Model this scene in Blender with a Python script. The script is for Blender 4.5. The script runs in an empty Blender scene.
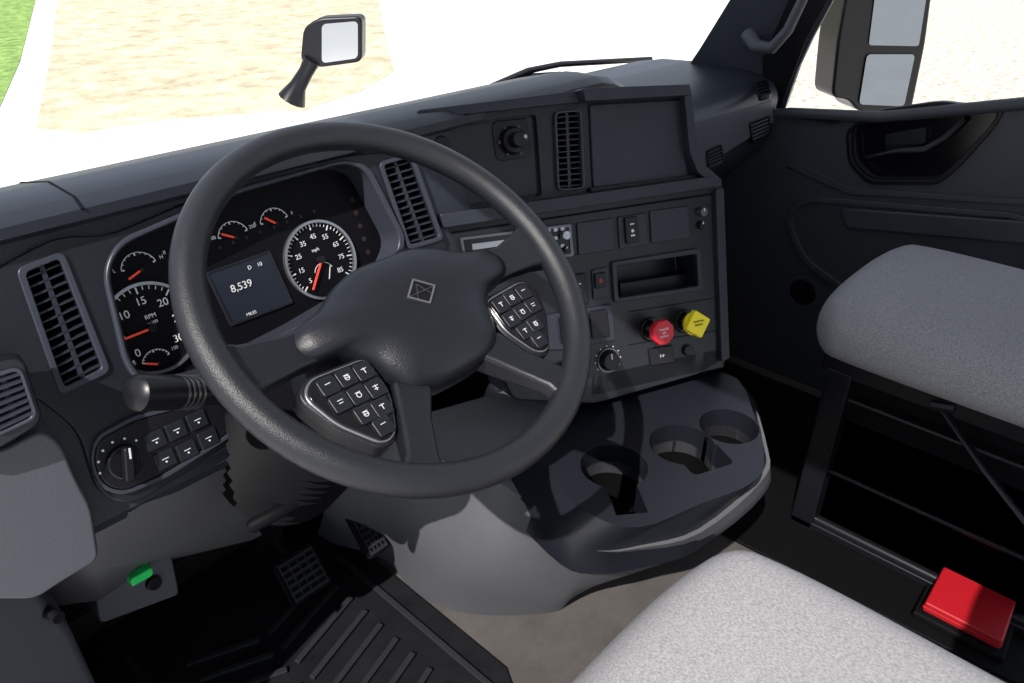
import bpy, bmesh, math, random
from mathutils import Vector, Matrix
random.seed(4)
sc=bpy.context.scene
# ---------------------------------------------------------------- camera
PSI=math.radians(47); PIT=math.radians(30); FPX=750.0
CAM=Vector((.15,0,1.22))
Fv=Vector((math.sin(PSI)*math.cos(PIT),math.cos(PSI)*math.cos(PIT),-math.sin(PIT)))
Rv=Vector((math.cos(PSI),-math.sin(PSI),0)); Uv=Rv.cross(Fv)
cd=bpy.data.cameras.new('camera'); cam=bpy.data.objects.new('camera',cd); sc.collection.objects.link(cam)
cd.sensor_width=36; cd.lens=FPX/1024*36; cd.clip_start=.02; cd.clip_end=500
m=Matrix.Identity(4)
for i in range(3):
    m[i][0]=Rv[i]; m[i][1]=Uv[i]; m[i][2]=-Fv[i]; m[i][3]=CAM[i]
cam.matrix_world=m; sc.camera=cam
def ray(px,py): return Fv+Rv*((px-512)/FPX)+Uv*((341.5-py)/FPX)
def AX(px,py,ax,val):
    d=ray(px,py); return CAM+d*((val-CAM[ax])/d[ax])
def PXx(px,py,x): return AX(px,py,0,x)
def PYy(px,py,y): return AX(px,py,1,y)
def PZz(px,py,z): return AX(px,py,2,z)
class Frame:
    def __init__(s,o,u,v):
        s.o=Vector(o); s.u=Vector(u).normalized(); v=Vector(v); s.v=(v-s.u*v.dot(s.u)).normalized(); s.n=s.u.cross(s.v)
    def P(s,u,v,w=0): return s.o+s.u*u+s.v*v+s.n*w
    def uv(s,px,py,w=0):
        d=ray(px,py); o=s.o+s.n*w; t=(o-CAM).dot(s.n)/d.dot(s.n); p=CAM+d*t-s.o
        return (p.dot(s.u),p.dot(s.v))
    def px(s,px,py,w=0):
        u,v=s.uv(px,py,w); return s.P(u,v,w)
# ---------------------------------------------------------------- materials
def mat(name,col,rough=.5,metal=0,bump=0,bscale=400,var=0,vscale=8,spec=.33,emis=None,estr=0,coat=0):
    M=bpy.data.materials.new(name); M.use_nodes=True; nt=M.node_tree; b=nt.nodes['Principled BSDF']
    b.inputs['Base Color'].default_value=(*col,1); b.inputs['Roughness'].default_value=rough; b.inputs['Metallic'].default_value=metal
    b.inputs['Specular IOR Level'].default_value=spec; b.inputs['Coat Weight'].default_value=coat
    if emis: b.inputs['Emission Color'].default_value=(*emis,1); b.inputs['Emission Strength'].default_value=estr
    tc=nt.nodes.new('ShaderNodeTexCoord')
    if bump:
        n=nt.nodes.new('ShaderNodeTexNoise'); n.inputs['Scale'].default_value=bscale; n.inputs['Detail'].default_value=3
        nt.links.new(tc.outputs['Object'],n.inputs['Vector'])
        bp=nt.nodes.new('ShaderNodeBump'); bp.inputs['Strength'].default_value=bump; bp.inputs['Distance'].default_value=.001
        nt.links.new(n.outputs['Fac'],bp.inputs['Height']); nt.links.new(bp.outputs['Normal'],b.inputs['Normal'])
    if var:
        n=nt.nodes.new('ShaderNodeTexNoise'); n.inputs['Scale'].default_value=vscale; n.inputs['Detail'].default_value=10; n.inputs['Roughness'].default_value=.7
        nt.links.new(tc.outputs['Object'],n.inputs['Vector'])
        r=nt.nodes.new('ShaderNodeValToRGB'); r.color_ramp.elements[0].position=.35; r.color_ramp.elements[1].position=.65
        r.color_ramp.elements[0].color=(*[c*(1-var) for c in col],1); r.color_ramp.elements[1].color=(*[min(1,c*(1+var)) for c in col],1)
        nt.links.new(n.outputs['Fac'],r.inputs['Fac']); nt.links.new(r.outputs['Color'],b.inputs['Base Color'])
    return M
M_dash=mat('dash_plastic',(.016,.019,.028),.38,bump=.3,bscale=700,var=.1)
M_panel=mat('panel_plastic',(.0085,.0095,.014),.34,bump=.15,bscale=900)
M_door=mat('door_plastic',(.042,.044,.054),.42,bump=.25,bscale=700)
M_black=mat('black_plastic',(.005,.005,.007),.35,spec=.28)
M_boot=mat('boot_rubber',(.004,.004,.005),.55,spec=.05)
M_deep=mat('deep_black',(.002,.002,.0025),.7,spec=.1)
M_gloss=mat('gloss_black',(.005,.005,.007),.15)
M_dial=mat('dial_face',(.003,.003,.005),.5,spec=.1)
M_grey=mat('grey_plastic',(.075,.077,.087),.5,bump=.3,bscale=700,var=.05)
M_grey2=mat('mid_grey_plastic',(.055,.058,.072),.5,bump=.3,bscale=700)
M_bez=mat('bezel_grey',(.028,.032,.044),.33)
M_rubber=mat('floor_rubber',(.008,.008,.010),.6,bump=.5,bscale=250,var=.25,vscale=12,spec=.08)
M_ridge=mat('mat_ridge_rubber',(.017,.017,.020),.5,bump=.3,bscale=250,spec=.12)
M_floor=mat('floor_vinyl',(.062,.056,.054),.65,bump=.5,bscale=300,var=.2,vscale=9)
M_leather=mat('wheel_leather',(.012,.013,.017),.36,bump=.5,bscale=900)
M_hub=mat('hub_plastic',(.008,.009,.013),.34,bump=.4,bscale=800)
M_silver=mat('silver_trim',(.35,.36,.38),.3,metal=.9)
M_sildark=mat('satin_trim',(.12,.12,.13),.3,metal=.8)
M_chrome=mat('chrome',(.7,.7,.72),.15,metal=1)
M_white=mat('white_print',(.45,.45,.46),.5,emis=(.8,.85,.9),estr=.12)
M_redn=mat('needle_red',(.6,.04,.03),.4,emis=(1,.1,.05),estr=.2)
M_red=mat('red_knob',(.50,.015,.03),.35)
M_yel=mat('yellow_knob',(.85,.70,.02),.4)
M_redbox=mat('red_case_plastic',(.28,.005,.010),.5)
M_green=mat('green_knob',(.02,.6,.12),.4)
M_lcd=mat('lcd',(.010,.012,.019),.3,spec=.2,emis=(.35,.5,.75),estr=.010)
M_hood=mat('white_paint',(.85,.86,.88),.3)
M_roof=mat('headliner',(.35,.35,.36),.9)
M_conc=mat('concrete_lot',(.74,.72,.68),.95,var=.12,vscale=2.5,spec=.1)
M_grav=mat('gravel',(.49,.445,.375),.95,var=.45,vscale=9,spec=.05)
M_tan=mat('dry_grass',(.475,.415,.30),1,var=.33,vscale=2.2,spec=.05)
M_gr=mat('green_grass',(.19,.29,.09),1,var=.45,vscale=5,spec=.05)
M_mirror=mat('mirror_glass',(.17,.19,.22),.05,metal=1)
def fabric(name,col,dk):
    M=bpy.data.materials.new(name); M.use_nodes=True; nt=M.node_tree; b=nt.nodes['Principled BSDF']
    b.inputs['Roughness'].default_value=.95; b.inputs['Specular IOR Level'].default_value=.1
    tc=nt.nodes.new('ShaderNodeTexCoord'); n=nt.nodes.new('ShaderNodeTexNoise'); n.inputs['Scale'].default_value=620; n.inputs['Detail'].default_value=2
    mp=nt.nodes.new('ShaderNodeMapping'); mp.inputs['Scale'].default_value=(1,.5,1)
    nt.links.new(tc.outputs['Object'],mp.inputs['Vector']); nt.links.new(mp.outputs['Vector'],n.inputs['Vector'])
    r=nt.nodes.new('ShaderNodeValToRGB'); r.color_ramp.elements[0].position=.33; r.color_ramp.elements[1].position=.66
    r.color_ramp.elements[0].color=(*dk,1); r.color_ramp.elements[1].color=(*col,1)
    nt.links.new(n.outputs['Fac'],r.inputs['Fac']); nt.links.new(r.outputs['Color'],b.inputs['Base Color'])
    bp=nt.nodes.new('ShaderNodeBump'); bp.inputs['Strength'].default_value=.5; bp.inputs['Distance'].default_value=.001
    nt.links.new(n.outputs['Fac'],bp.inputs['Height']); nt.links.new(bp.outputs['Normal'],b.inputs['Normal'])
    return M
M_seat=fabric('seat_fabric',(.31,.305,.32),(.19,.19,.205))
M_pip=mat('seam_thread',(.13,.13,.145),.9,spec=.1)
# ---------------------------------------------------------------- mesh tools
def group(name):
    e=bpy.data.objects.new(name,None); e.empty_display_size=.05; sc.collection.objects.link(e); return e
def rnd(pts,r,seg=5):
    if r<=0: return [tuple(p) for p in pts]
    out=[]; n=len(pts)
    for i in range(n):
        a=Vector(pts[i-1][:2]); p=Vector(pts[i][:2]); c=Vector(pts[(i+1)%n][:2])
        d1=(a-p); d2=(c-p); l1=min(r,d1.length*.48); l2=min(r,d2.length*.48)
        s=p+d1.normalized()*l1; e=p+d2.normalized()*l2
        for k in range(seg+1):
            t=k/seg; q=s*(1-t)**2+p*2*t*(1-t)+e*t*t; out.append((q.x,q.y))
    return out
class MB:
    def __init__(s): s.V=[]; s.F=[]
    def loops(s,L,cap0=True,cap1=True,closed=True):
        i0=len(s.V); n=len(L[0])
        for l in L: s.V+= [Vector(p) for p in l]
        for k in range(len(L)-1):
            a=i0+k*n; b=a+n
            for i in range(n if closed else n-1):
                j=(i+1)%n; s.F.append((a+i,a+j,b+j,b+i))
        if cap0: s.F.append(tuple(reversed(range(i0,i0+n))))
        if cap1: s.F.append(tuple(range(i0+(len(L)-1)*n,i0+len(L)*n)))
        return s
    def plateuv(s,fr,uv,w0,w1,r=0,seg=5):
        q=rnd(uv,r,seg); return s.loops([[fr.P(u,v,w0) for u,v in q],[fr.P(u,v,w1) for u,v in q]])
    def plate(s,fr,px,w0,w1,r=0,seg=5):
        return s.plateuv(fr,[fr.uv(a,b,w1) for a,b in px],w0,w1,r,seg)
    def ring(s,fr,outer,inner,w0,w1,ro=0,ri=0,seg=5,px=True,inset=0):
        if px: outer=[fr.uv(a,b,w1) for a,b in outer]; inner=[fr.uv(a,b,w1) for a,b in inner]
        o=rnd(outer,ro or 1e-5,seg); i=rnd(inner,ri or 1e-5,seg)
        L=[[fr.P(u,v,w0) for u,v in o],[fr.P(u,v,w1) for u,v in o],[fr.P(u,v,w1-inset) for u,v in i],[fr.P(u,v,w0) for u,v in i]]
        n=len(o); i0=len(s.V)
        for l in L: s.V+=l
        for k in range(4):
            for j in range(n):
                j2=(j+1)%n; a=i0+k*n; b=i0+((k+1)%4)*n; s.F.append((a+j,a+j2,b+j2,b+j))
        return s
    def disc(s,fr,c,r,w0,w1,r1=None,n=32):
        r1=r if r1 is None else r1
        f=lambda rr,w:[fr.P(c[0]+rr*math.cos(2*math.pi*k/n),c[1]+rr*math.sin(2*math.pi*k/n),w) for k in range(n)]
        return s.loops([f(r,w0),f(r1,w1)])
    def dring(s,fr,c,ro,ri,w0,w1,n=48,a0=0,a1=360):
        full=(a1-a0)>=360; N=n if full else n+1
        ang=[math.radians(a0+(a1-a0)*k/n) for k in range(N)]
        o=[(c[0]+ro*math.cos(a),c[1]+ro*math.sin(a)) for a in ang]
        i=[(c[0]+ri*math.cos(a),c[1]+ri*math.sin(a)) for a in ang]
        i0=len(s.V); L=[[fr.P(u,v,w0) for u,v in o],[fr.P(u,v,w1) for u,v in o],[fr.P(u,v,w1) for u,v in i],[fr.P(u,v,w0) for u,v in i]]
        for l in L: s.V+=l
        for k in range(4):
            for j in range(N if full else N-1):
                j2=(j+1)%N; a=i0+k*N; b=i0+((k+1)%4)*N; s.F.append((a+j,a+j2,b+j2,b+j))
        return s
    def box(s,a,b):
        x0,y0,z0=a; x1,y1,z1=b
        return s.loops([[(x0,y0,z0),(x1,y0,z0),(x1,y1,z0),(x0,y1,z0)],[(x0,y0,z1),(x1,y0,z1),(x1,y1,z1),(x0,y1,z1)]])
    def line(s,fr,a,b,wd,w0,w1):
        d=Vector((b[0]-a[0],b[1]-a[1])); 
        if d.length<1e-6: return s
        d.normalize(); p=Vector((-d.y,d.x))*wd/2
        return s.plateuv(fr,[(a[0]-p.x,a[1]-p.y),(b[0]-p.x,b[1]-p.y),(b[0]+p.x,b[1]+p.y),(a[0]+p.x,a[1]+p.y)],w0,w1)
    def tube(s,pts,rad,n=14,flat=1.0):
        pts=[Vector(p) for p in pts]
        if not hasattr(rad,'__len__'): rad=[rad]*len(pts)
        up=None; L=[]
        for i,p in enumerate(pts):
            t=(pts[min(i+1,len(pts)-1)]-pts[max(i-1,0)]).normalized()
            if up is None:
                up=Vector((0,0,1)) if abs(t.z)<.9 else Vector((1,0,0))
            up=(up-t*up.dot(t)).normalized(); sd=t.cross(up)
            L.append([p+(up*math.cos(2*math.pi*k/n)*flat+sd*math.sin(2*math.pi*k/n))*rad[i] for k in range(n)])
        return s.loops(L)
    def obj(s,name,mt,parent=None,bevel=0,bseg=2,ang=35,sub=0):
        me=bpy.data.meshes.new(name); me.from_pydata([tuple(v) for v in s.V],[],s.F)
        bm=bmesh.new(); bm.from_mesh(me); bmesh.ops.recalc_face_normals(bm,faces=bm.faces); bm.to_mesh(me); bm.free()
        me.materials.append(mt); ob=bpy.data.objects.new(name,me); sc.collection.objects.link(ob); ob.parent=parent
        finish(ob,bevel,bseg,ang,sub); return ob
def finish(ob,bevel=0,bseg=2,ang=35,sub=0):
    me=ob.data
    for p in me.polygons: p.use_smooth=True
    me.set_sharp_from_angle(angle=math.radians(ang))
    if bevel:
        b=ob.modifiers.new('bevel','BEVEL'); b.width=bevel; b.segments=bseg; b.limit_method='ANGLE'; b.angle_limit=math.radians(40); b.harden_normals=True
    if sub:
        b=ob.modifiers.new('sub','SUBSURF'); b.levels=sub; b.render_levels=sub
def cut(ob,cutters,bevel=0,ang=35):
    ob.modifiers.clear()
    for c in cutters:
        md=ob.modifiers.new('b','BOOLEAN'); md.operation='DIFFERENCE'; md.object=c; md.solver='EXACT'
    bpy.context.view_layer.update(); dg=bpy.context.evaluated_depsgraph_get()
    me=bpy.data.meshes.new_from_object(ob.evaluated_get(dg)); ob.modifiers.clear(); ob.data=me
    finish(ob,bevel,2,ang)
def cutter(mb): return mb.obj('cutter',M_deep)
def kill(cs):
    for c in cs: bpy.data.objects.remove(c,do_unlink=True)
def text(s,fr,u,v,w,size,mt,parent,name='label',rot=0):
    cu=bpy.data.curves.new(name,'FONT'); cu.body=s; cu.size=size; cu.align_x='CENTER'; cu.align_y='CENTER'; cu.extrude=.0002
    o=bpy.data.objects.new('tmp',cu); sc.collection.objects.link(o); bpy.context.view_layer.update()
    dg=bpy.context.evaluated_depsgraph_get(); me=bpy.data.meshes.new_from_object(o.evaluated_get(dg)); bpy.data.objects.remove(o)
    uu=fr.u*math.cos(rot)+fr.v*math.sin(rot); vv=fr.v*math.cos(rot)-fr.u*math.sin(rot); o0=fr.P(u,v,w)
    for q in me.vertices: c=q.co.copy(); q.co=o0+uu*c.x+vv*c.y+fr.n*c.z
    me.materials.clear(); me.materials.append(mt)
    ob=bpy.data.objects.new(name,me); sc.collection.objects.link(ob); ob.parent=parent; return ob
def lerp2(a,b,t): return (a[0]+(b[0]-a[0])*t,a[1]+(b[1]-a[1])*t)
def ssm(t): t=max(0,min(1,t)); return t*t*(3-2*t)
# ---------------------------------------------------------------- frames
FC=Frame((.55,.85,.80),(1,0,0),(0,.34,.94))
FS=Frame((1.34,.545,.45),(.918,-.396,0),(.124,.288,.95))
# ================================================================ outside
ground=MB().box((-60,-60,-1.30),(90,120,-1.25)).obj('ground',M_conc)
def flat(name,px,mt,h):
    q=[PZz(*p,-1.25) for p in px]; b=MB(); b.loops([[Vector((p.x,p.y,-1.25)) for p in q],[Vector((p.x,p.y,-1.25+h)) for p in q]]); return b.obj(name,mt)
flat('dry_grass_field',[(62,-40),(50,60),(36,128),(90,134),(150,128),(230,140),(300,112),(360,92),(394,72),(384,30),(372,-40)],M_tan,.01)
flat('green_lawn',[(-260,-40),(46,-40),(20,62),(-8,125),(-300,200)],M_gr,.01)
flat('gravel_lot',[(770,-30),(1200,-40),(1300,160),(750,140)],M_grav,.01)
# hood
L=[]
for i in range(13):
    t=i/12; y=1.42+t*1.9; zc=.74-.30*t**1.3; hw=.93-.12*t
    L.append([Vector((1.15+hw*s,y,zc-.10*abs(s)**3-.0)) for s in [k/8-1 for k in range(17)]]+[Vector((1.15+hw,y,zc-.9)),Vector((1.15-hw,y,zc-.9))])
MB().loops(L).obj('truck_hood',M_hood,ang=60)
# fender mirror
fm=group('fender_mirror')
D=ray(340,45)*3.1+CAM; FM=Frame(D,(Rv.x,Rv.y,0),(0,0,1))
def fmuv(px,py): return FM.uv(px,py)
MB().plateuv(FM,[fmuv(*p) for p in [(303,28),(318,18),(362,16),(362,62),(318,68),(300,62)]],-.10,.0,.03).obj('housing',M_black,fm,.01)
MB().plateuv(FM,[fmuv(*p) for p in [(322,24),(358,21),(358,58),(322,63)]],0,.004,.02).obj('mirror_face',mat('fender_mirror_glass',(.36,.37,.38),.05,metal=1),fm)
MB().tube([FM.px(312,60),FM.px(306,72),FM.px(298,86),FM.px(292,100)],[.035,.03,.035,.06]).obj('stem',M_black,fm)
# wiper
wp=group('windshield_wiper')
A=PYy(492,95,1.32); B=PYy(560,72,1.36); C_=PYy(650,66,1.36)
MB().tube([A+Vector((0,0,.02)),(A+B)/2+Vector((0,0,.03)),B+Vector((0,0,.02)),C_+Vector((0,0,.02))],.008).obj('arm',M_black,wp)
MB().tube([PYy(510,88,1.33)+Vector((0,0,.005)),PYy(580,78,1.36),PYy(668,72,1.36)],.006).obj('blade',M_black,wp)
MB().tube([PYy(500,90,1.34),PYy(530,78,1.34),PYy(560,76,1.34)],.012).obj('pivot',M_black,wp)
# ================================================================ cab shell
MB().box((.12,-1.1,-.04),(2.14,1.36,0)).obj('floor',M_floor)
MB().box((.12,1.32,0),(2.14,1.36,.80)).obj('wall_front',M_rubber)
MB().box((.10,-1.1,1.74),(2.16,.84,1.80)).obj('ceiling',M_roof)
MB().tube([(.13,1.16,.84),(.13,1.0,1.25),(.13,.82,1.74)],.035,12).obj('windshield_pillar',M_bez)
# ================================================================ dashboard body
dash=group('dashboard')
Dp=[(1.31,.80),(1.30,.835),(1.22,.862),(1.08,.92),(.96,.948),(.885,.948),(.870,.938),(.870,.926),(.897,.912),(.787,.605),(.80,.585),(.92,.53),(1.1,.48),(1.31,.46)]
Qp=[(1.31,.80),(1.30,.835),(1.22,.85),(1.08,.857),(.98,.855),(.91,.842),(.88,.828),(.868,.81),(.862,.79),(.872,.68),(.89,.65),(.96,.58),(1.05,.42),(1.31,.30)]
L=[]
Xs=[.17+.04*i for i in range(49)]
for X in Xs:
    t=ssm((X-1.32)/.3); e=ssm((.30-X)/.14)
    row=[]
    for i,(a,b) in enumerate(zip(Dp,Qp)):
        y=a[0]+(b[0]-a[0])*t; z=a[1]+(b[1]-a[1])*t
        if i in(3,4,5,6,7,8): z-=e*.03
        row.append(Vector((X,y,z)))
    L.append(row)
body=MB().loops(L).obj('dash_body',M_dash,dash)
clus=[(108,272),(122,245),(240,193),(345,163),(366,170),(402,240),(388,272),(300,325),(205,374),(145,380),(130,362)]
def vent_cut(fr,q,w=-.03,r=.006): return cutter(MB().plateuv(fr,[fr.uv(*p) for p in q],w,.06,r))
vL=[(24,273),(58,259),(101,368),(63,387)]
vR=[(381,166),(408,158),(437,237),(408,245)]
c1=cutter(MB().plateuv(FC,[FC.uv(*p) for p in clus],-.045,.08,.02))
c2=vent_cut(FC,vL); c3=vent_cut(FC,vR)
cut(body,[c1,c2,c3],0,35)
panel=MB().plate(FC,[(-30,285),(8,262),(58,236),(108,236),(240,180),(350,155),(412,150),(452,262),(440,300),(380,365),(300,420),(233,446),(130,506),(98,494),(78,430),(30,392),(-20,400)],-.012,.004,.02).obj('driver_panel',M_panel,dash)
cut(panel,[c1,c2,c3],.002); kill([c1,c2,c3])
MB().ring(FC,[(103,272),(118,240),(240,187),(346,158),(370,165),(408,240),(392,277),(300,331),(206,381),(143,387),(125,366)],clus,-.04,.012,.02,.02,inset=.0).obj('cluster_bezel',M_bez,dash,.003)
MB().tube([Vector((.40,y,z)) for y,z in [(1.20,.871),(1.08,.920),(.96,.9475),(.885,.9475),(.868,.938)]],.0018,6).obj('seam',M_deep,dash)
FE=Frame((.25,.775,.65),(1,-.08,0),(0,.12,1))
MB().plate(FE,[(-60,455),(0,452),(42,430),(62,445),(76,478),(92,508),(100,560),(60,584),(36,600),(-60,600)],-.06,.0,.012).obj('end_trim',M_grey2,dash,.004)
def vent(fr,q,n,parent,name='air_vent',dividers=1,rb=.01,depth=-.028,bezm=None,g=.007,h=.008):
    vg=parent
    uv=[fr.uv(*p) for p in q]
    c=(sum(p[0] for p in uv)/4,sum(p[1] for p in uv)/4)
    def grow(d):
        out=[]
        for p in uv:
            v=Vector((p[0]-c[0],p[1]-c[1])); out.append((p[0]+math.copysign(d,v.x),p[1]+math.copysign(d,v.y)))
        return out
    MB().ring(fr,grow(g),uv,-.004,h,rb,.006,px=False).obj(name+'_bezel',bezm or M_bez,vg,.0015)
    MB().plateuv(fr,grow(.001),depth-.003,depth,.0).obj(name+'_back',M_deep,vg)
    s=MB(); th=min(.0035,abs(uv[0][1]-uv[3][1])/n*.22); b0=max(-.002,depth+.001); b1=max(-.02,depth)
    for i in range(n):
        t=(i+.5)/n; a=lerp2(uv[0],uv[3],t); b=lerp2(uv[1],uv[2],t)
        lo=[fr.P(a[0],a[1]-th,b0+.003),fr.P(b[0],b[1]-th,b0+.003),fr.P(b[0],b[1]+th*.4,b1),fr.P(a[0],a[1]+th*.4,b1)]
        s.loops([lo,[p+fr.v*th*.9 for p in lo]])
    s.obj(name+'_slats',M_dash,vg)
    if dividers:
        s=MB()
        for k in range(dividers):
            t=(k+1)/(dividers+1); a=lerp2(uv[0],uv[1],t); b=lerp2(uv[3],uv[2],t); s.line(fr,a,b,.005,-.022,.001)
        s.obj(name+'_divider',M_dash,vg)
v=group('air_vent'); vent(FC,vL,13,v)
v=group('air_vent'); vent(FC,vR,12,v)
FL=Frame((.25,.77,.80),(1,-.15,0),(0,.30,.95))
lv=group('air_vent')
MB().plate(FL,[(-60,372),(24,357),(44,422),(2,448),(-60,470)],-.05,.0,.012).obj('vent_pod',M_panel,lv,.003)
vent(FL,[(-14,380),(18,370),(33,415),(-2,432)],7,lv,dividers=1,depth=.001,g=.004,h=.005)
# ---- instrument cluster
ic=group('instrument_cluster'); W0=-.036
MB().plateuv(FC,[FC.uv(*p,0) for p in [(98,275),(118,232),(240,180),(350,150),(380,165),(415,240),(400,290),(300,340),(205,388),(140,392),(118,366)]],-.042,W0,.01).obj('face',M_dial,ic)
def gauge(cpx,r,labels,a0,a1,needle,big=True,minor=5,ts=.011,lr=.64):
    c=FC.uv(*cpx,W0)
    if big:
        MB().dring(FC,c,r*1.06,r*.99,W0,W0+.006).obj('gauge_ring',M_silver,ic)
        MB().disc(FC,c,r,W0,W0+.001).obj('dial',M_dial,ic)
    else:
        MB().dring(FC,c,r*1.0,r*.965,W0+.001,W0+.0018,24,min(a0,a1),max(a0,a1)).obj('scale_arc',M_white,ic)
    t=MB(); N=(len(labels)-1)*minor
    for i in range(N+1):
        a=math.radians(a0+(a1-a0)*i/N); ri=.82 if i%minor==0 else .89
        t.line(FC,(c[0]+r*ri*math.cos(a),c[1]+r*ri*math.sin(a)),(c[0]+r*.97*math.cos(a),c[1]+r*.97*math.sin(a)),.0016 if i%minor==0 else .0008,W0+.001,W0+.002)
    t.obj('ticks',M_white,ic)
    for i,l in enumerate(labels):
        if not l: continue
        a=math.radians(a0+(a1-a0)*i/(len(labels)-1)); text(l,FC,c[0]+r*lr*math.cos(a),c[1]+r*lr*math.sin(a),W0+.002,ts,M_white,ic,'numeral')
    a=math.radians(needle)
    MB().line(FC,(c[0]-r*.1*math.cos(a),c[1]-r*.1*math.sin(a)),(c[0]+r*.85*math.cos(a),c[1]+r*.85*math.sin(a)),.0024,W0+.004,W0+.006).obj('needle',M_redn,ic)
    MB().disc(FC,c,r*.12,W0+.001,W0+.008,r*.09).obj('needle_cap',M_black,ic)
    return c
c=gauge((320,260),.054,['5','15','25','35','45','55','65','75','85'],222,-42,232,ts=.0100)
text('mph',FC,c[0]-.003,c[1]+.016,W0+.002,.007,M_white,ic)
MB().dring(FC,(c[0],c[1]-.020),.016,.0152,W0+.001,W0+.0016,20,20,160).line(FC,(c[0]+.004,c[1]-.03),(c[0]+.012,c[1]-.012),.001,W0+.001,W0+.002).obj('sub_scale',M_white,ic)
c=gauge((151,328),.054,['0','5','10','15','20','25','30'],222,-42,182,ts=.0135)
text('RPM',FC,c[0]+.004,c[1]+.014,W0+.002,.0075,M_white,ic); text('x 100',FC,c[0]+.004,c[1]+.006,W0+.002,.0055,M_white,ic)
gauge((158,364),.019,['0','','150'],155,25,155,big=False,ts=.006,lr=1.45)
for p,nd,l in (((140,270),200,['L','','H']),((188,252),120,['0','','80']),((234,238),150,['100','','250']),((275,224),140,['E','','F'])):
    gauge(p,.022,l,165,15,nd,big=False,minor=4,ts=.0065,lr=1.35)
lc=[(205,273),(270,250),(294,303),(231,327)]
MB().ring(FC,lc,[(209,274),(268,253),(291,301),(233,323)],W0,W0+.003,.003,.002).obj('lcd_frame',M_panel,ic,.001)
MB().plate(FC,[(208,274),(269,252),(292,302),(233,324)],W0,W0+.0015).obj('lcd',M_lcd,ic)
u,v_=FC.uv(237,289,W0); text('8,539',FC,u+.006,v_+.002,W0+.003,.014,M_white,ic)
u,v_=FC.uv(250,312,W0); text('MILES',FC,u,v_-.002,W0+.003,.006,M_white,ic)
u,v_=FC.uv(254,266,W0); text('D    10',FC,u,v_,W0+.003,.0075,M_white,ic)
m_=MB()
for k in range(9):
    a=FC.uv(206+k*13.5,253-k*5.2,W0); m_.disc(FC,a,.0022,W0,W0+.001,n=8)
for k in range(5):
    a=FC.uv(352+k*4,200+k*13,W0); m_.disc(FC,a,.004,W0,W0+.001,n=8)
m_.obj('indicator_lamps',mat('lamp_off',(.02,.012,.012),.4),ic)
# head light switch pod
hs=group('headlight_switch')
MB().plate(FC,[(93,462),(98,440),(135,420),(215,400),(232,412),(232,432),(165,474),(125,492),(104,486)],.0,.010,.012).obj('pod',M_black,hs,.003)
MB().ring(FC,[(90,463),(95,437),(134,416),(216,396),(236,410),(236,434),(167,478),(124,496),(101,489)],[(93,462),(98,440),(135,420),(215,400),(232,412),(232,432),(165,474),(125,492),(104,486)],.0,.011,.012,.012).obj('pod_rim',M_bez,hs,.001)
cc=FC.uv(124,462,.01); MB().disc(FC,cc,.021,.008,.018,.019).obj('knob_base',M_gloss,hs,.002)
MB().line(FC,(cc[0]-.006,cc[1]-.019),(cc[0]+.006,cc[1]+.019),.011,.018,.032).obj('knob_grip',M_black,hs,.003)
t=MB(); 
for k in range(6):
    a=math.radians(40+k*28); t.disc(FC,(cc[0]+.027*math.cos(a),cc[1]+.027*math.sin(a)),.0014,.010,.0108,n=8)
t.line(FC,(cc[0]+.003,cc[1]+.006),(cc[0]+.006,cc[1]+.018),.002,.032,.0325)
t.obj('marks',M_white,hs)
t=MB();u2=MB()
for p in [(155,440),(176,430),(197,420),(165,459),(187,450),(208,438)]:
    a=FC.uv(*p,.01); t.plateuv(FC,[(a[0]-.0115,a[1]-.0105),(a[0]+.0115,a[1]-.0105),(a[0]+.0115,a[1]+.0105),(a[0]-.0115,a[1]+.0105)],.008,.0125,.002)
    u2.line(FC,(a[0]-.004,a[1]+.001),(a[0]+.004,a[1]+.001),.0008,.0125,.013); u2.disc(FC,(a[0],a[1]-.003),.0012,.0125,.013,n=8)
t.obj('switches',M_panel,hs,.001); u2.obj('switch_marks',M_white,hs)
# ---- lower knee trims
kt=group('knee_bolster')
top=[PYy(30,470,.80),PYy(90,505,.80),PYy(130,512,.79),PYy(222,455,.79),PYy(228,450,.79)]
mid=[PYy(30,545,.83),PYy(95,570,.84),PYy(140,558,.86),PYy(240,512,.88),PYy(246,508,.9)]
bot=[PYy(30,610,.90),PYy(100,600,.92),PYy(150,565,.95),PYy(252,540,.98),PYy(262,535,1.0)]
bk=[p+Vector((0,.25,.0)) for p in bot]; bt=[p+Vector((0,.25,0)) for p in top]
MB().loops([top,mid,bot,bk,bt,top],False,False,False).obj('bolster',M_grey,kt,ang=60)
kp=group('side_trim')
MB().loops([[Vector((.10,.80,0)),Vector((.245,.86,0)),Vector((.265,1.31,0)),Vector((.10,1.31,0))],[Vector((.10,.78,.45)),Vector((.235,.82,.45)),Vector((.26,1.31,.45)),Vector((.10,1.31,.45))],[Vector((.10,.74,.86)),Vector((.16,.79,.86)),Vector((.165,1.28,.86)),Vector((.10,1.28,.86))]]).obj('pillar_trim',M_grey2,kp,.01)
FK=Frame((.3,.93,.35),(1,0,0),(0,.1,1))
MB().plate(FK,[(92,575),(170,545),(180,595),(100,625)],-.1,0,.01).obj('fuse_cover',M_grey2,kp,.004)
cc=FK.uv(137,572,0); MB().plateuv(FK,[(cc[0]-.017,cc[1]-.006),(cc[0]+.015,cc[1]-.006),(cc[0]+.017,cc[1]+.008),(cc[0]-.015,cc[1]+.008)],0,.02,.005).obj('green_button',M_green,kp,.003)
cc=FK.uv(153,582,0); MB().disc(FK,cc,.012,0,.008,.010).obj('plug',M_black,kp,.001)
FQ=Frame((.2,.79,.45),(1,.25,0),(0,.05,1))
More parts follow.
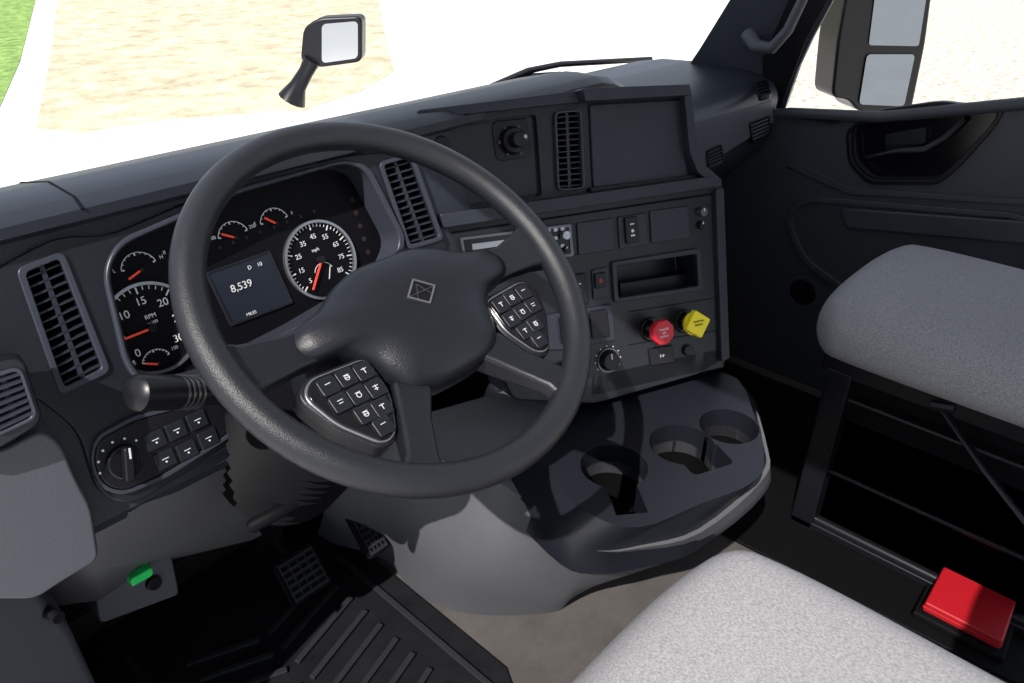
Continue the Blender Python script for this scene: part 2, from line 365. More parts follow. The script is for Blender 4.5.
MB().disc(FQ,FQ.uv(57,617),.008,-.02,.004,.007).obj('screw',M_black,kp)
# ================================================================ centre stack
cs=group('center_stack')
low=MB().plate(FS,[(438,224),(722,182),(728,358),(700,374),(595,404),(515,400),(468,310)],-.30,0,.012).obj('lower_body',M_panel,cs)
up=MB().plate(FS,[(420,116),(588,100),(689,92),(697,150),(704,168),(720,184),(438,224)],-.22,-.012,.004).obj('upper_body',M_panel,cs)
vS=[(555,114),(578,112),(581,187),(558,189)]
W1=-.012
cv=cutter(MB().plateuv(FS,[FS.uv(*p,W1) for p in vS],-.045,.06,.004))
cub=[(617,266),(697,254),(699,286),(619,298)]
cw=cutter(MB().plateuv(FS,[FS.uv(*p,0) for p in cub],-.07,.06,.004))
cr=cutter(MB().plateuv(FS,[FS.uv(*p,W1) for p in [(424,128),(536,114),(542,196),(446,211)]],-.022,.06,.008))
cut(up,[cv,cr],.003); cut(low,[cw],.004); kill([cv,cw,cr])
FS2=Frame(FS.P(0,0,W1),FS.u,FS.v)
v=group('air_vent'); vent(FS2,vS,13,v,dividers=1,g=.004)
MB().plate(FS,[(440,214),(700,178),(719,176),(723,186),(444,228)],-.05,.016,.004).obj('ledge',M_dash,cs,.005,3)
MB().plate(FS,[(583,88),(690,84),(692,95),(586,101)],-.22,.028,.003).obj('visor',M_dash,cs,.004,3)
MB().plate(FS,[(418,110),(583,90),(588,101),(420,119)],-.22,.006,.003).obj('visor_side',M_dash,cs,.004,3)
MB().plate(FS,[(684,90),(691,88),(698,148),(706,166),(723,181),(713,184),(698,172),(690,152)],-.20,.012,.003).obj('side_cheek',M_dash,cs,.003,3)
MB().plate(FS,[(716,190),(724,188),(730,358),(722,362)],-.25,.010,.003).obj('side_cheek_low',M_dash,cs,.004,3)
MB().plate(FS,[(590,104),(682,99),(688,177),(594,188)],W1,W1+.006,.006).obj('storage_door',M_dash,cs,.003)
MB().plate(FS,[(590,188),(696,174),(698,178),(592,192)],W1,W1+.010,.002).obj('storage_lip',M_black,cs,.001)
def knob(fr,p,r,w,h,mt,parent,name='knob',taper=.85,notch=True):
    c=fr.uv(*p,w); MB().disc(fr,c,r,w,w+h,r*taper).obj(name,mt,parent,.0015)
    if notch: MB().line(fr,(c[0],c[1]+r*.2),(c[0],c[1]+r*.75),.0018,w+h,w+h+.0005).obj(name+'_mark',M_white,parent)
    return c
W2=-.022
MB().plate(FS,[(427,130),(533,117),(538,194),(448,208)],W2-.002,W2+.002,.006).obj('switch_plate',M_panel,cs,.001)
knob(FS,(440,146),.016,W2,.014,M_black,cs,'cap',.9,False)
knob(FS,(478,176),.014,W2,.006,M_black,cs,'cap',.9,False)
knob(FS,(440,190),.012,W2,.006,M_black,cs,'cap',.9,False)
pm=group('rotary_mount')
c=FS.uv(511,141,W2)
MB().plateuv(FS,[(c[0]-.032,c[1]-.03),(c[0]+.032,c[1]-.03),(c[0]+.032,c[1]+.034),(c[0]-.032,c[1]+.034)],W2,W2+.005,.012).obj('plate',M_black,pm,.002)
MB().disc(FS,c,.024,W2+.005,W2+.02,.02).disc(FS,c,.013,W2+.02,W2+.04,.012).obj('knob',M_black,pm,.002)
MB().disc(FS,(c[0]+.008,c[1]+.003),.0035,W2+.04,W2+.044,.003).obj('stud',M_silver,pm)
t=MB()
for k in range(6):
    a=k*math.pi/3; t.disc(FS,(c[0]+.02*math.cos(a)*1.2,c[1]+.02*math.sin(a)*1.2),.003,W2+.005,W2+.009,n=10)
t.obj('screws',M_grey2,pm)
# radio
rd=group('car_radio')
MB().plate(FS,[(460,238),(571,224),(574,256),(466,268)],0,.007,.004).obj('radio_face',M_gloss,rd,.002)
MB().ring(FS,[(460,238),(571,224),(574,256),(466,268)],[(463,240),(569,227),(571,254),(468,265)],.006,.0085,.004,.003).obj('radio_trim',M_sildark,rd)
MB().plate(FS,[(472,244),(520,238),(521,243),(473,250)],.007,.0085).obj('disc_slot',M_silver,rd)
MB().plate(FS,[(472,254),(512,249),(513,257),(473,262)],.007,.008).obj('display',M_lcd,rd,.0005)
t=MB()
for i in range(6):
    for j in range(3):
        a=FS.uv(527+i*7,233.5+j*8.5-i*.95,.007); t.plateuv(FS,[(a[0]-.0035,a[1]-.0028),(a[0]+.0035,a[1]-.0028),(a[0]+.0035,a[1]+.0028),(a[0]-.0035,a[1]+.0028)],.007,.0095,.001)
t.obj('buttons',M_silver,rd)
knob(FS,(564,235),.009,.007,.012,M_silver,rd); knob(FS,(565,249),.006,.007,.009,M_black,rd)
def px_plate(q,w0,w1,mt,name,parent=cs,r=.003,bv=.0015): return MB().plate(FS,q,w0,w1,r).obj(name,mt,parent,bv)
px_plate([(577,223),(613,218),(615,250),(579,255)],0,.004,M_dash,'blank_plate')
px_plate([(618,217),(646,213),(648,245),(620,249)],0,.004,M_dash,'switch_plate')
px_plate([(625,218),(638,216),(640,242),(627,244)],.004,.010,M_black,'rocker_switch')
c=FS.uv(632,224,.01); MB().line(FS,(c[0]-.004,c[1]),(c[0]+.004,c[1]),.002,.010,.0106).disc(FS,(c[0],c[1]-.012),.003,.010,.0106,n=10).line(FS,(c[0]-.004,c[1]-.02),(c[0]+.004,c[1]-.02),.003,.01,.0106).obj('rocker_marks',M_white,cs)
px_plate([(650,211),(688,206),(690,238),(652,243)],0,.004,M_dash,'blank_plate')
knob(FS,(700,212),.009,0,.014,M_sildark,cs); knob(FS,(700,225),.008,0,.010,M_black,cs)
MB().plate(FS,[(452,232),(712,193),(712,195),(452,234)],0,.0015).obj('seam',M_deep,cs)
MB().ring(FS,[(612,262),(701,248),(704,290),(615,303)],cub,-.002,.007,.006,.004).obj('cubby_bezel',M_dash,cs,.002)
MB().plate(FS,[(620,284),(698,272),(699,285),(621,296)],-.068,-.03).obj('cubby_lip',M_black,cs)
px_plate([(592,270),(608,267),(609,297),(594,300)],0,.004,M_dash,'hazard_plate')
px_plate([(595,274),(606,272),(607,287),(596,289)],.004,.009,M_black,'hazard_switch')
c=FS.uv(601,281,.009); MB().line(FS,(c[0]-.003,c[1]-.002),(c[0]+.003,c[1]-.002),.0015,.009,.0095).line(FS,(c[0]-.003,c[1]-.002),(c[0],c[1]+.004),.0015,.009,.0095).line(FS,(c[0]+.003,c[1]-.002),(c[0],c[1]+.004),.0015,.009,.0095).obj('hazard_triangle',M_red,cs)
px_plate([(568,276),(587,273),(589,303),(571,306)],0,.006,M_black,'rocker_switch')
c=FS.uv(579,284,.006); MB().line(FS,(c[0]-.004,c[1]),(c[0]+.004,c[1]),.002,.006,.0066).line(FS,(c[0]-.003,c[1]-.012),(c[0]+.003,c[1]-.012),.003,.006,.0066).obj('rocker_marks',M_white,cs)
# HVAC
hv=group('climate_control')
px_plate([(530,318),(612,304),(616,340),(566,350),(540,350)],0,.005,M_dash,'hvac_panel',hv)
px_plate([(560,318),(585,313),(588,340),(563,345)],.005,.012,M_black,'display',hv)
px_plate([(590,312),(607,309),(610,336),(593,339)],.005,.011,M_black,'buttons',hv)
c=knob(FS,(608,360),.019,0,.016,M_black,hv,'temp_knob',.85); MB().dring(FS,c,.0225,.020,0,.003,32).obj('knob_ring',M_sildark,hv)
knob(FS,(566,372),.019,0,.016,M_black,hv,'fan_knob')
t=MB()
for k in range(9):
    a=math.radians(-30+k*30); t.disc(FS,(c[0]+.026*math.cos(a),c[1]+.026*math.sin(a)),.0012,0,.0006,n=6)
t.obj('dots',M_white,hv)
px_plate([(649,349),(673,345),(675,362),(651,366)],0,.004,M_black,'usb_port')
c=FS.uv(662,356,.004); text('7-P',FS,c[0],c[1],.0045,.008,M_white,cs,'usb_label')
knob(FS,(687,350),.011,0,.007,M_black,cs,'outlet_cap',.9,False)
for a,b in [((520,262),(612,250)),((628,312),(720,297)),((628,345),(720,330))]:
    MB().line(FS,FS.uv(*a),FS.uv(*b),.0012,0,.0008).obj('seam',M_deep,cs)
# brake valve knobs
def air_knob(p,mt,sides,r,rot,lab,recess=True):
    gk=group('parking_brake_knob'); c=FS.uv(*p,.0)
    MB().disc(FS,c,.023,0,.006,.021).obj('collar',M_gloss,gk,.001)
    MB().disc(FS,c,.008,.004,.035).obj('shaft',M_chrome,gk)
    pts=[(c[0]+r*math.cos(rot+2*math.pi*k/sides),c[1]+r*math.sin(rot+2*math.pi*k/sides)) for k in range(sides)]
    MB().plateuv(FS,pts,.032,.046,.004).obj('cap',mt,gk,.003,3)
    MB().disc(FS,c,r*.72,.024,.033,r*.8).obj('cap_back',mt,gk,.001)
    for k,l in enumerate(lab): text(l,FS,c[0],c[1]+.006-.0065*k,.0463,.0055,M_white if mt is M_red else M_deep,gk)
air_knob((650,329),M_red,8,.024,math.pi/8,['TRAILER','AIR','SUPPLY'])
air_knob((684,321),M_yel,4,.028,.15,['PARKING','BRAKE'])
# ================================================================ cup holder console
con=group('cup_holder_console')
T=[(372,430,.50),(400,440,.46),(450,463,.42),(505,486,.375),(562,541,.36),(600,551,.36),(640,548,.36),(700,533,.36),(760,483,.36),(768,450,.37),(735,385,.40),(620,365,.42)]
Mi=[(350,470,.35),(390,500,.33),(435,530,.28),(485,570,.2),(560,590,.13),(585,585,.19),(625,576,.23),(700,547,.30),(762,497,.31),(768,462,.31),(735,400,.3),(620,380,.3)]
Bo=[(330,520,0),(385,560,0),(420,596,0),(470,614,0),(550,613,0),(570,600,0),(590,585,0),(640,555,0),(700,510,0),(715,470,0),(700,430,0),(600,420,0)]
mk=lambda l:[PZz(*p) for p in l]
def smooth_closed(pts,k=4):
    out=[]; n=len(pts)
    for i in range(n):
        p0,p1,p2,p3=pts[i-1],pts[i],pts[(i+1)%n],pts[(i+2)%n]
        for j in range(k):
            t=j/k; out.append(.5*((2*p1)+(p2-p0)*t+(2*p0-5*p1+4*p2-p3)*t*t+(3*p1-p0-3*p2+p3)*t**3))
    return out
b_,m__,t__=[smooth_closed(mk(x)) for x in (Bo,Mi,T)]
sk=MB().loops([b_,[a*.5+b*.5 for a,b in zip(b_,m__)],m__,[a*.5+b*.5 for a,b in zip(t__,m__)],t__]).obj('skirt',M_grey,con)
tray=[(548,440),(556,480),(590,514),(640,527),(700,504),(750,484),(764,462),(756,420),(722,372),(588,398)]
FT=Frame((1.1,.5,.42),(.918,-.396,0),(.396,.918,0))
T2=[(468,420),(505,480),(562,537),(600,546),(640,541),(700,524),(759,474),(764,448),(740,390),(600,385)]
t1=smooth_closed([PZz(a,b,.37) for a,b in T2]); t2=smooth_closed([PZz(a,b,.42) for a,b in tray]); t0=[p-Vector((0,0,.06)) for p in t1]
tr=MB().loops([t0,t1,t2]).obj('tray',M_panel,con)
cups=[(614,466,.056),(682,444,.056),(729,426,.052)]; cs_=[]; cups_uv=[]
for i,(a,b,r) in enumerate(cups):
    c=FT.uv(a,b,0); cups_uv.append((c,r))
    cs_.append(cutter(MB().disc(FT,c,r,-.12,.05,n=48)))
c=cups_uv[0][0]; nd=FT.uv(636,524,0); d=Vector((nd[0]-c[0],nd[1]-c[1])); 
cs_.append(cutter(MB().line(FT,c,(c[0]+d.x*.84,c[1]+d.y*.84),.050,-.055,.05)))
c=cups_uv[1][0]; cs_.append(cutter(MB().plateuv(FT,[(c[0]-.03,c[1]-.078),(c[0]+.05,c[1]-.078),(c[0]+.055,c[1]-.02),(c[0]-.03,c[1]-.02)],-.10,.05,.01)))
cut(tr,cs_,.004); cut(sk,cs_,.004,60); kill(cs_)
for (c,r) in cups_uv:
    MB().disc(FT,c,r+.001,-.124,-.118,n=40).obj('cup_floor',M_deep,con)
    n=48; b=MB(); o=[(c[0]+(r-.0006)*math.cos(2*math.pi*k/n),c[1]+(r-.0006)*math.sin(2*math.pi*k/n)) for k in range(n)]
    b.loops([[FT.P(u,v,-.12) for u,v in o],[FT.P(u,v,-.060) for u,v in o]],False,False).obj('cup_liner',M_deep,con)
MB().loops([[PZz(a,b,.40) for a,b in [(590,398),(724,368),(728,350),(590,380)]],[FS.px(*p,0) for p in [(590,398),(724,368),(728,345),(590,375)]]]).obj('neck',M_panel,con,.004)
MB().box((.98,.80,0),(1.34,1.31,.46)).obj('tunnel',M_panel,con,.03,4)
# ================================================================ steering wheel
sw=group('steering_wheel')
TAU=math.radians(53); Wc=CAM+ray(404,290)*.80
FW=Frame(Wc,(1,0,0),(0,math.sin(TAU),math.cos(TAU)))
b=MB(); NR=96; nr=20
L=[]
for k in range(NR):
    a=2*math.pi*k/NR; cd_=FW.u*math.cos(a)+FW.v*math.sin(a)
    L.append([FW.o+cd_*(.213+.0165*math.cos(2*math.pi*j/nr))+FW.n*(.0165*math.sin(2*math.pi*j/nr)) for j in range(nr)])
b.V=[p for l in L for p in l]
for k in range(NR):
    for j in range(nr):
        a=k*nr; c_=((k+1)%NR)*nr; b.F.append((a+j,a+(j+1)%nr,c_+(j+1)%nr,c_+j))
b.obj('rim',M_leather,sw)
FH=Frame(FW.P(.010,-.008,-.006),FW.u,FW.v)
half=[(0,.060),(.04,.060),(.072,.048),(.10,.030),(.140,.021),(.150,.0),(.140,-.018),(.105,-.024),(.086,-.040),(.076,-.070),(.062,-.092),(.03,-.100),(0,-.101)]
hp=half+[(-a,b) for a,b in reversed(half[1:-1])]
hp=rnd(hp,.012,3); cy=-.015
def hl(s,w,sx=None): return [FH.P(u*(sx or s),cy+(v-cy)*s,w) for u,v in hp]
hob=MB().loops([hl(.88,-.055),hl(1,-.035),hl(1.0,-.018),hl(.95,-.006,.97),hl(.84,.003,.86),hl(.6,.010),hl(.3,.012)]).obj('hub_pad',M_hub,sw,ang=60)
t=MB()
for s in(1,-1):
    a=[(.10,.022,-.020,-.036,-.012),(.15,.020,-.020,-.030,-.006),(.185,.024,-.026,-.020,.004),(.209,.034,-.036,-.012,.010)]
    t.loops([[FH.P(s*x-(.010 if x>.18 else 0),v0,w0),FH.P(s*x-(.010 if x>.18 else 0),v1,w0),FH.P(s*x-(.010 if x>.18 else 0),v1,w1),FH.P(s*x-(.010 if x>.18 else 0),v0,w1)] for x,v1,v0,w0,w1 in a])
    p0=Vector((s*.055+.008,-.09)); p1=Vector((s*.106,-.180)); d=(p1-p0).normalized(); nn=Vector((-d.y,d.x))
    L=[]
    for tt,hw,w0,w1 in [(0,.022,-.050,-.014),(.4,.017,-.040,-.008),(.8,.017,-.02,.004),(1.06,.026,-.012,.008)]:
        p=p0+(p1-p0)*tt; L.append([FW.P(p.x-nn.x*hw,p.y-nn.y*hw,w0),FW.P(p.x+nn.x*hw,p.y+nn.y*hw,w0),FW.P(p.x+nn.x*hw,p.y+nn.y*hw,w1),FW.P(p.x-nn.x*hw,p.y-nn.y*hw,w1)])
    t.loops(L)
t.obj('spokes',M_hub,sw,.006,3)
for s in(1,-1):
    c=(s*.122,-.076)
    pod=[(.086,-.038),(.150,-.034),(.163,-.048),(.150,-.085),(.122,-.122),(.104,-.118),(.086,-.080)]
    pod=[(s*a,b) for a,b in pod]
    g2=[(c[0]+(a-c[0])*1.05,c[1]+(b-c[1])*1.05) for a,b in pod]
    g3=[(c[0]+(a-c[0])*1.14,c[1]+(b-c[1])*1.14) for a,b in pod]
    MB().plateuv(FH,g3,-.045,-.014,.012).obj('pod_back',M_hub,sw,.003)
    MB().plateuv(FH,g2,-.035,-.011,.012).obj('pod_trim',M_silver,sw,.001)
    MB().plateuv(FH,pod,-.014,-.008,.010).obj('pod',M_gloss,sw,.002)
    t=MB(); w_=MB()
    for i,(a,b) in enumerate([(.098,-.050),(.118,-.048),(.139,-.048),(.098,-.071),(.118,-.069),(.138,-.068),(.104,-.091),(.123,-.089),(.114,-.108)]):
        a*=s; t.plateuv(FH,[(a-.0095,b-.0095),(a+.0095,b-.0095),(a+.0095,b+.0095),(a-.0095,b+.0095)],-.008,-.005,.003)
        w_.line(FH,(a-.003,b+.002),(a+.003,b+.002),.0007,-.005,-.0046)
        if i%2: w_.line(FH,(a-.0025,b-.001),(a+.002,b-.001),.0007,-.005,-.0046)
        if i%3==0: w_.line(FH,(a,b-.003),(a,b+.003),.0007,-.005,-.0046)
        if i%3==1: w_.dring(FH,(a,b-.001),.0028,.0021,-.005,-.0046,12)
    t.obj('buttons',M_panel,sw,.001); w_.obj('button_marks',M_white,sw)
e=[(0,.017),(.020,0),(0,-.017),(-.020,0)]; o=[(a+.002,b-.004) for a,b in e]; i_=[(a*.86+.002,b*.86-.004) for a,b in e]
MB().ring(FH,o,i_,.009,.0145,px=False).obj('emblem_rim',M_silver,sw)
MB().plateuv(FH,i_,.009,.0130).obj('emblem_back',M_gloss,sw)
MB().line(FH,(-.014,-.004),(.018,-.004),.0008,.013,.014).line(FH,(.002,.006),(-.007,-.010),.0008,.013,.014).line(FH,(.002,.006),(.011,-.010),.0008,.013,.014).obj('emblem_lines',M_sildark,sw)
# column
co=group('steering_column')
ax=-FW.n
cpts=[Wc+ax*d for d in (.03,.07,.10,.14,.19,.24)]
MB().tube(cpts,[.035,.05,.062,.068,.070,.070],24).obj('shroud',M_panel,co,ang=60)
cb=[];rb=[]; off=Vector((-.045,0,-.005))
for k in range(19):
    cb.append(Wc+off+ax*(.22+.0125*k)); rb.append((.104 if k%2 else .085)-.0005*k)
MB().tube(cb,rb,36).obj('boot',M_boot,co,ang=20)
MB().tube([Wc+ax*.42,Wc+ax*.58,Vector((.62,1.15,.08))],[.035,.03,.03]).obj('shaft',M_black,co)
ts_=group('turn_signal_stalk')
tip=CAM+ray(133,393)*.70; k1=CAM+ray(210,392)*.78; k2=CAM+ray(237,405)*.84; rt=CAM+ray(285,425)*.97
MB().tube([tip,tip.lerp(k1,.04),tip.lerp(k1,.5),k1],[.014,.0185,.0185,.016],20,.95).obj('handle',M_black,ts_,ang=50)
MB().tube([k1,k2,rt],[.012,.013,.015],16).obj('arm',M_black,ts_)
for k in(.55,.62,.69,.76):
    p=tip.lerp(k1,k); d=(k1-tip).normalized()*.001; MB().tube([p-d,p+d],[.0188,.0188],20,.95).obj('ring_mark',M_sildark,ts_)
tl=group('column_tilt_lever')
a=CAM+ray(248,528)*.96; b_=CAM+ray(292,505)*.98; c_=CAM+ray(335,490)*1.04
MB().tube([a,a.lerp(b_,.1),b_,c_],[.006,.0095,.009,.006],14).obj('lever',M_boot,tl)
# ================================================================ pedals
def pedal(name,cpx,Y,hw,hh,ribs,yaw=0,tilt=50):
    gp=group(name); d=ray(*cpx); o=CAM+d*((Y)/d.y)
    f=Frame(o,(1,0,0),(0,math.cos(math.radians(tilt)),math.sin(math.radians(tilt))))
    MB().plateuv(f,[(-hw,-hh),(hw,-hh),(hw,hh),(-hw,hh)],-.012,0,.012).obj('pad',M_boot,gp,.003)
    t=MB()
    for i in range(ribs):
        v=-hh+.01+(2*hh-.02)*i/(ribs-1); t.line(f,(-hw+.008,v),(hw-.008,v),.006,0,.005)
    for i in range(5):
        u=-hw+.01+(2*hw-.02)*i/4; t.line(f,(u,-hh+.006),(u,hh-.006),.003,0,.004)
    t.obj('ribs',M_ridge,gp)
    MB().tube([f.P(0,hh*.3,-.01),f.P(0,hh+.05,-.06),f.P(0,hh+.16,-.08)],.012).obj('arm',M_black,gp)
pedal('brake_pedal',(303,574),.98,.045,.045,6)
pedal('accelerator_pedal',(364,522),.96,.028,.07,10)
# ================================================================ floor mats
fm_=group('floor_mat')
MB().loops([[Vector((x,y,z)) for x,y in [(.27,.30),(.62,.30),(.80,.62),(.80,1.25),(.27,1.25)]] for z in(.001,.008)]).obj('mat',M_rubber,fm_,.003)
t=MB(); FF=Frame((0,0,.008),(1,0,0),(0,1,0))
for k in range(9):
    y=.62+.048*k
    t.line(FF,(.52,y),(.40,y+.05),.012,0,.008); t.line(FF,(.54,y),(.70,y+.05),.012,0,.008)
t.line(FF,(.33,.6),(.33,1.15),.012,0,.007); t.line(FF,(.75,.6),(.75,1.15),.012,0,.007)
t.obj('ridges',M_ridge,fm_,.002)
fm2=group('floor_mat')
MB().loops([[Vector((x,y,z)) for x,y in [(1.42,-.5),(2.05,-.5),(2.05,1.25),(1.38,1.25),(1.38,.46)]] for z in(.001,.010)]).obj('mat',M_deep,fm2,.003)
# ================================================================ seats
def cushion(name,x0,x1,y0,y1,z0,z1,r,crown,parent,mt,rot=None,front=.04,N=28):
    bm=bmesh.new(); me=bpy.data.meshes.new(name)
    cx,cy,cz=(x0+x1)/2,(y0+y1)/2,(z0+z1)/2; h=((x1-x0)/2,(y1-y0)/2,(z1-z0)/2)
    bmesh.ops.create_cube(bm,size=2); bmesh.ops.subdivide_edges(bm,edges=bm.edges[:],cuts=N,use_grid_fill=True)
    for v in bm.verts:
        s=[math.sin(c*math.pi/2) if abs(c)<1 else c for c in v.co]
        p=Vector((s[0]*h[0],s[1]*h[1],s[2]*h[2]))
        q=Vector([max(-(h[i]-r),min(h[i]-r,p[i])) for i in range(3)]); d=p-q
        if d.length>1e-6: p=q+d.normalized()*r if max(abs(p[i])/h[i] for i in range(3))>.999 else p
        fx=p.x/h[0]; fy=p.y/h[1]
        if p.z>0: p.z+=crown*(1-fx**4)*(1-abs(fy)**5)*(p.z/h[2])
        if p.y>0: p.y-=front*abs(fx)**3.0*fy**2
        p.x*=1-.06*max(0,fy)**3
        v.co=p+Vector((cx,cy,cz))
    if rot: bmesh.ops.rotate(bm,verts=bm.verts,cent=rot[0],matrix=Matrix.Rotation(rot[1],3,'X'))
    bm.to_mesh(me); bm.free(); me.materials.append(mt); ob=bpy.data.objects.new(name,me); sc.collection.objects.link(ob); ob.parent=parent
    for p in me.polygons: p.use_smooth=True
    return ob
def seat(x0,x1,yf,zb,zt,front=.04):
    s=group('truck_seat')
    cushion('cushion',x0,x1,yf-.52,yf,zb,zt,.055,.018,s,M_seat,front=front)
    cushion('backrest',x0+.01,x1-.01,yf-.62,yf-.48,zt-.05,zt+.62,.05,.01,s,M_seat,rot=((0,yf-.55,zt),math.radians(12)))
    MB().box((x0+.05,yf-.50,zb-.04),(x1-.05,yf-.05,zb+.02)).obj('pan',M_black,s,.006)
    return s
sd=seat(.315,.85,.295,.44,.565,.03)
MB().box((.38,-.20,0),(.74,.10,.41)).obj('base',M_black,sd,.01)
sp=seat(1.475,1.965,.475,.445,.56)
b=MB(); b.box((1.56,-.05,0),(1.60,.40,.41)); b.box((1.88,-.05,0),(1.92,.40,.41)); b.box((1.56,.37,.08),(1.92,.40,.41)); b.box((1.56,-.05,0),(1.92,.38,.30)); b.obj('base',M_boot,sp,.006)
b=MB(); b.tube([(1.540,.40,.355),(1.540,-.1,.355)],.006); b.tube([(1.540,.40,.17),(1.540,-.1,.17)],.006); b.tube([(1.540,.40,.03),(1.540,-.1,.03)],.010); b.obj('frame_rails',M_black,sp)
b=MB(); b.box((1.52,.36,0),(1.565,.41,.42)); b.box((1.52,-.1,.01),(1.56,.41,.03)); b.obj('side_frame',M_black,sp,.004)
MB().tube([PXx(942,408,1.52),PXx(985,470,1.52),PXx(1040,540,1.52)],.012,8,.4).obj('strut',M_black,sp)
MB().tube([PXx(932,404,1.50),PXx(955,408,1.50)],.010,8).obj('bracket',M_black,sp)
# red case
rc=group('red_case')
q=[PZz(a,b,.05) for a,b in [(925,602),(946,562),(1018,597),(1003,642)]]
MB().loops([[Vector((p.x,p.y,.026)) for p in q],q]).obj('shell',M_redbox,rc,.004,3)
qc=sum(q,Vector())/4
MB().loops([[qc+(p-qc)*1.02-Vector((0,0,.014)) for p in q],[qc+(p-qc)*1.02-Vector((0,0,.011)) for p in q]]).obj('lid_seam',M_redbox,rc,.001)
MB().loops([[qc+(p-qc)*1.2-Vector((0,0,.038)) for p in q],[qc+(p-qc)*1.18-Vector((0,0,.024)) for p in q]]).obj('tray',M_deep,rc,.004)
# ================================================================ passenger door
dr=group('door_1'); FD=Frame((2.10,.5,.6),(0,-1,0),(0,0,1))
dp=MB().plateuv(FD,[FD.uv(*p) for p in [(752,112),(790,112),(880,116),(1024,101),(1120,95)]]+[FD.uv(1120,95)[:1]+(-.6,),(-.80,-.6),(-.80,.18)],-.05,0,.01).obj('panel',M_door,dr)
hc=[(850,130),(880,114),(940,106),(1000,112),(988,128),(955,163),(935,180),(870,180),(852,162)]
ch=cutter(MB().plateuv(FD,[FD.uv(*p) for p in hc],-.035,.06,.02)); cut(dp,[ch],.006); kill([ch])
MB().plateuv(FD,[FD.uv(*p) for p in hc],-.036,-.033,.02).obj('handle_recess',M_gloss,dr)
MB().ring(FD,[(845,130),(878,110),(940,101),(1006,109),(993,130),(960,167),(938,185),(867,185),(847,163)],hc,-.01,.010,.02,.02).obj('handle_bezel',M_black,dr,.003)
MB().tube([FD.px(868,158,.0),FD.px(895,152,.012),FD.px(925,150,.012),FD.px(945,138,.0),FD.px(965,120,-.02)],[.012,.014,.014,.012,.010],14,.7).obj('pull_handle',M_black,dr)
MB().plate(FD,[(885,135),(925,128),(925,144),(885,150)],-.03,-.012,.004).obj('lock_switch',M_panel,dr,.002)
MB().ring(FD,[(783,218),(800,196),(1030,214),(1030,320),(850,300),(800,262)],[(789,219),(804,202),(1025,220),(1025,314),(853,294),(805,258)],-.002,.009,.04,.035).obj('pocket_trim',M_door,dr,.003)
MB().plate(FD,[(790,160),(850,188),(1030,200),(1030,206),(846,194),(785,166)],-.002,.008,.004).obj('crease',M_door,dr,.003)
MB().plate(FD,[(840,208),(1030,222),(1030,245),(845,228)],-.002,.014,.01).obj('pocket_ridge',M_door,dr,.005)
MB().tube([PXx(752,116,2.09),PXx(790,113,2.09),PXx(880,117,2.09),PXx(1030,103,2.09)],.014).obj('sill_roll',M_door,dr)
MB().plate(FD,[(790,115),(812,112),(840,120),(838,124),(800,119)],0,.02,.004).obj('window_switches',M_black,dr,.002)
c=FD.uv(803,292); MB().dring(FD,c,.045,.038,0,.006).obj('speaker_ring',M_door,dr); MB().disc(FD,c,.038,0,.003).obj('speaker_grille',M_black,dr)
# passenger dash vents
FP=Frame((1.85,.862,.75),(1,0,0),(0,.06,1))
pv=group('air_vent'); MB().plate(FP,[(690,128),(772,100),(774,122),(700,170)],-.02,.004,.004).obj('band',M_grey2,pv,.002)
vent(FP,[(748,124),(766,117),(768,133),(751,141)],5,pv,dividers=0,depth=.0045,bezm=M_black,g=.006)
pv=group('air_vent'); vent(FP,[(705,152),(718,146),(720,162),(707,168)],5,pv,dividers=0,depth=.0045,bezm=M_black,g=.006)
FP2=Frame((2.0,.90,.838),(1,0,0),(0,.9,.12))
pv=group('air_vent'); vent(FP2,[(755,86),(766,83),(770,96),(759,99)],4,pv,dividers=0,depth=.001,bezm=M_black,g=.006)
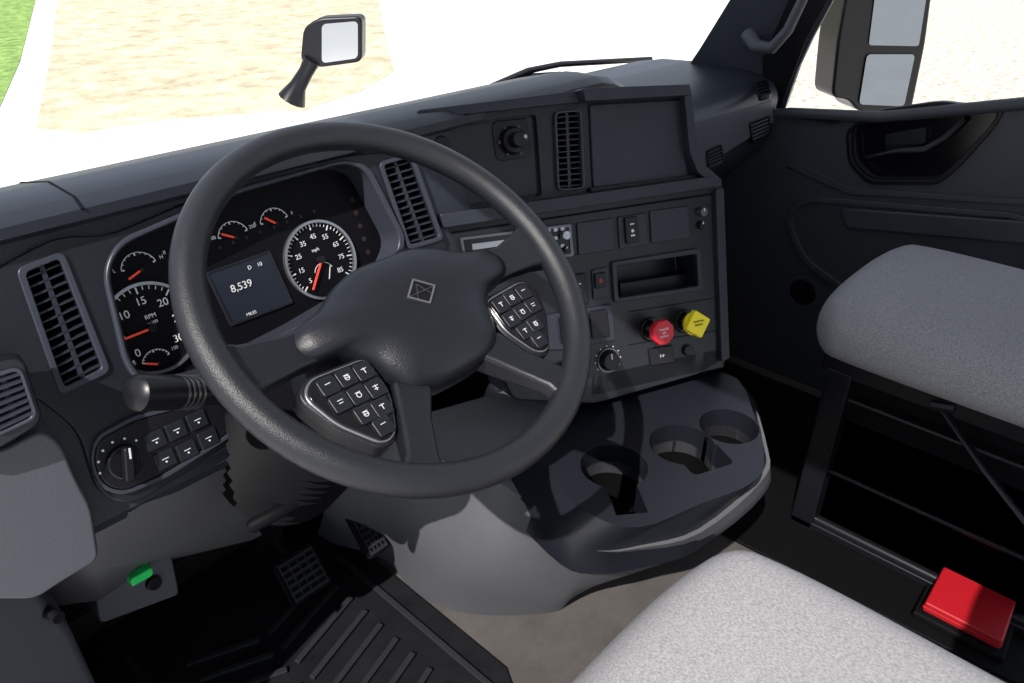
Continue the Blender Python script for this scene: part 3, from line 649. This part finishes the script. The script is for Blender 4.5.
# A pillar
ap=group('windshield_pillar'); FA=Frame((2.06,1.06,.85),(.24,-.97,0),(-.10,-.35,1))
MB().plate(FA,[(684,72),(700,48),(748,-30),(850,-30),(812,40),(798,70),(784,112),(762,104)],-.04,0,.01).obj('pillar_trim',M_bez,ap,.006)
MB().plate(FA,[(762,60),(800,-30),(845,-30),(806,40),(793,75),(780,108),(765,100)],-.05,.006,.005).obj('door_seal',M_black,ap,.003)
gh=group('grab_handle')
MB().tube([FA.px(748,34,.0),FA.px(756,46,.03),FA.px(772,48,.045),FA.px(788,30,.045),FA.px(812,-20,.045)],[.020,.018,.015,.013,.012],12).obj('bar',M_grey2,gh)
MB().disc(FA,FA.uv(750,38),.022,0,.012,.018).obj('mount',M_grey2,gh,.002)
# side mirror
sm=group('side_mirror')
so=CAM+ray(880,50)*2.35; FMr=Frame(so,(.80,-.60,0),(0,0,1))
MB().plateuv(FMr,[FMr.uv(*p) for p in [(838,40),(856,-60),(940,-60),(926,45),(912,112),(858,112),(850,100),(832,98)]],-.12,0,.03).obj('housing',M_black,sm,.01)
MB().plateuv(FMr,[FMr.uv(*p) for p in [(868,45),(880,-50),(933,-50),(918,46)]],0,.004,.01).obj('flat_glass',M_mirror,sm)
MB().plateuv(FMr,[FMr.uv(*p) for p in [(858,104),(866,54),(914,54),(903,106)]],0,.006,.015).obj('convex_glass',M_mirror,sm)
MB().tube([so+Vector((-.05,.1,-.3)),so+Vector((-.30,.22,-.42))],.03).obj('arm',M_black,sm)
# ================================================================ light
w=bpy.data.worlds.new('world'); sc.world=w; w.use_nodes=True
bg=w.node_tree.nodes['Background']; bg.inputs[0].default_value=(.76,.86,1.0,1); bg.inputs[1].default_value=.95
ld=bpy.data.lights.new('sun','SUN'); ld.energy=8; ld.angle=.009; ld.color=(1,.95,.88)
sun=bpy.data.objects.new('sun',ld); sc.collection.objects.link(sun)
sd_=Vector((.58,.20,-.64)); sun.rotation_euler=sd_.to_track_quat('-Z','Y').to_euler()
sc.view_settings.view_transform='Standard'; sc.view_settings.look='None'
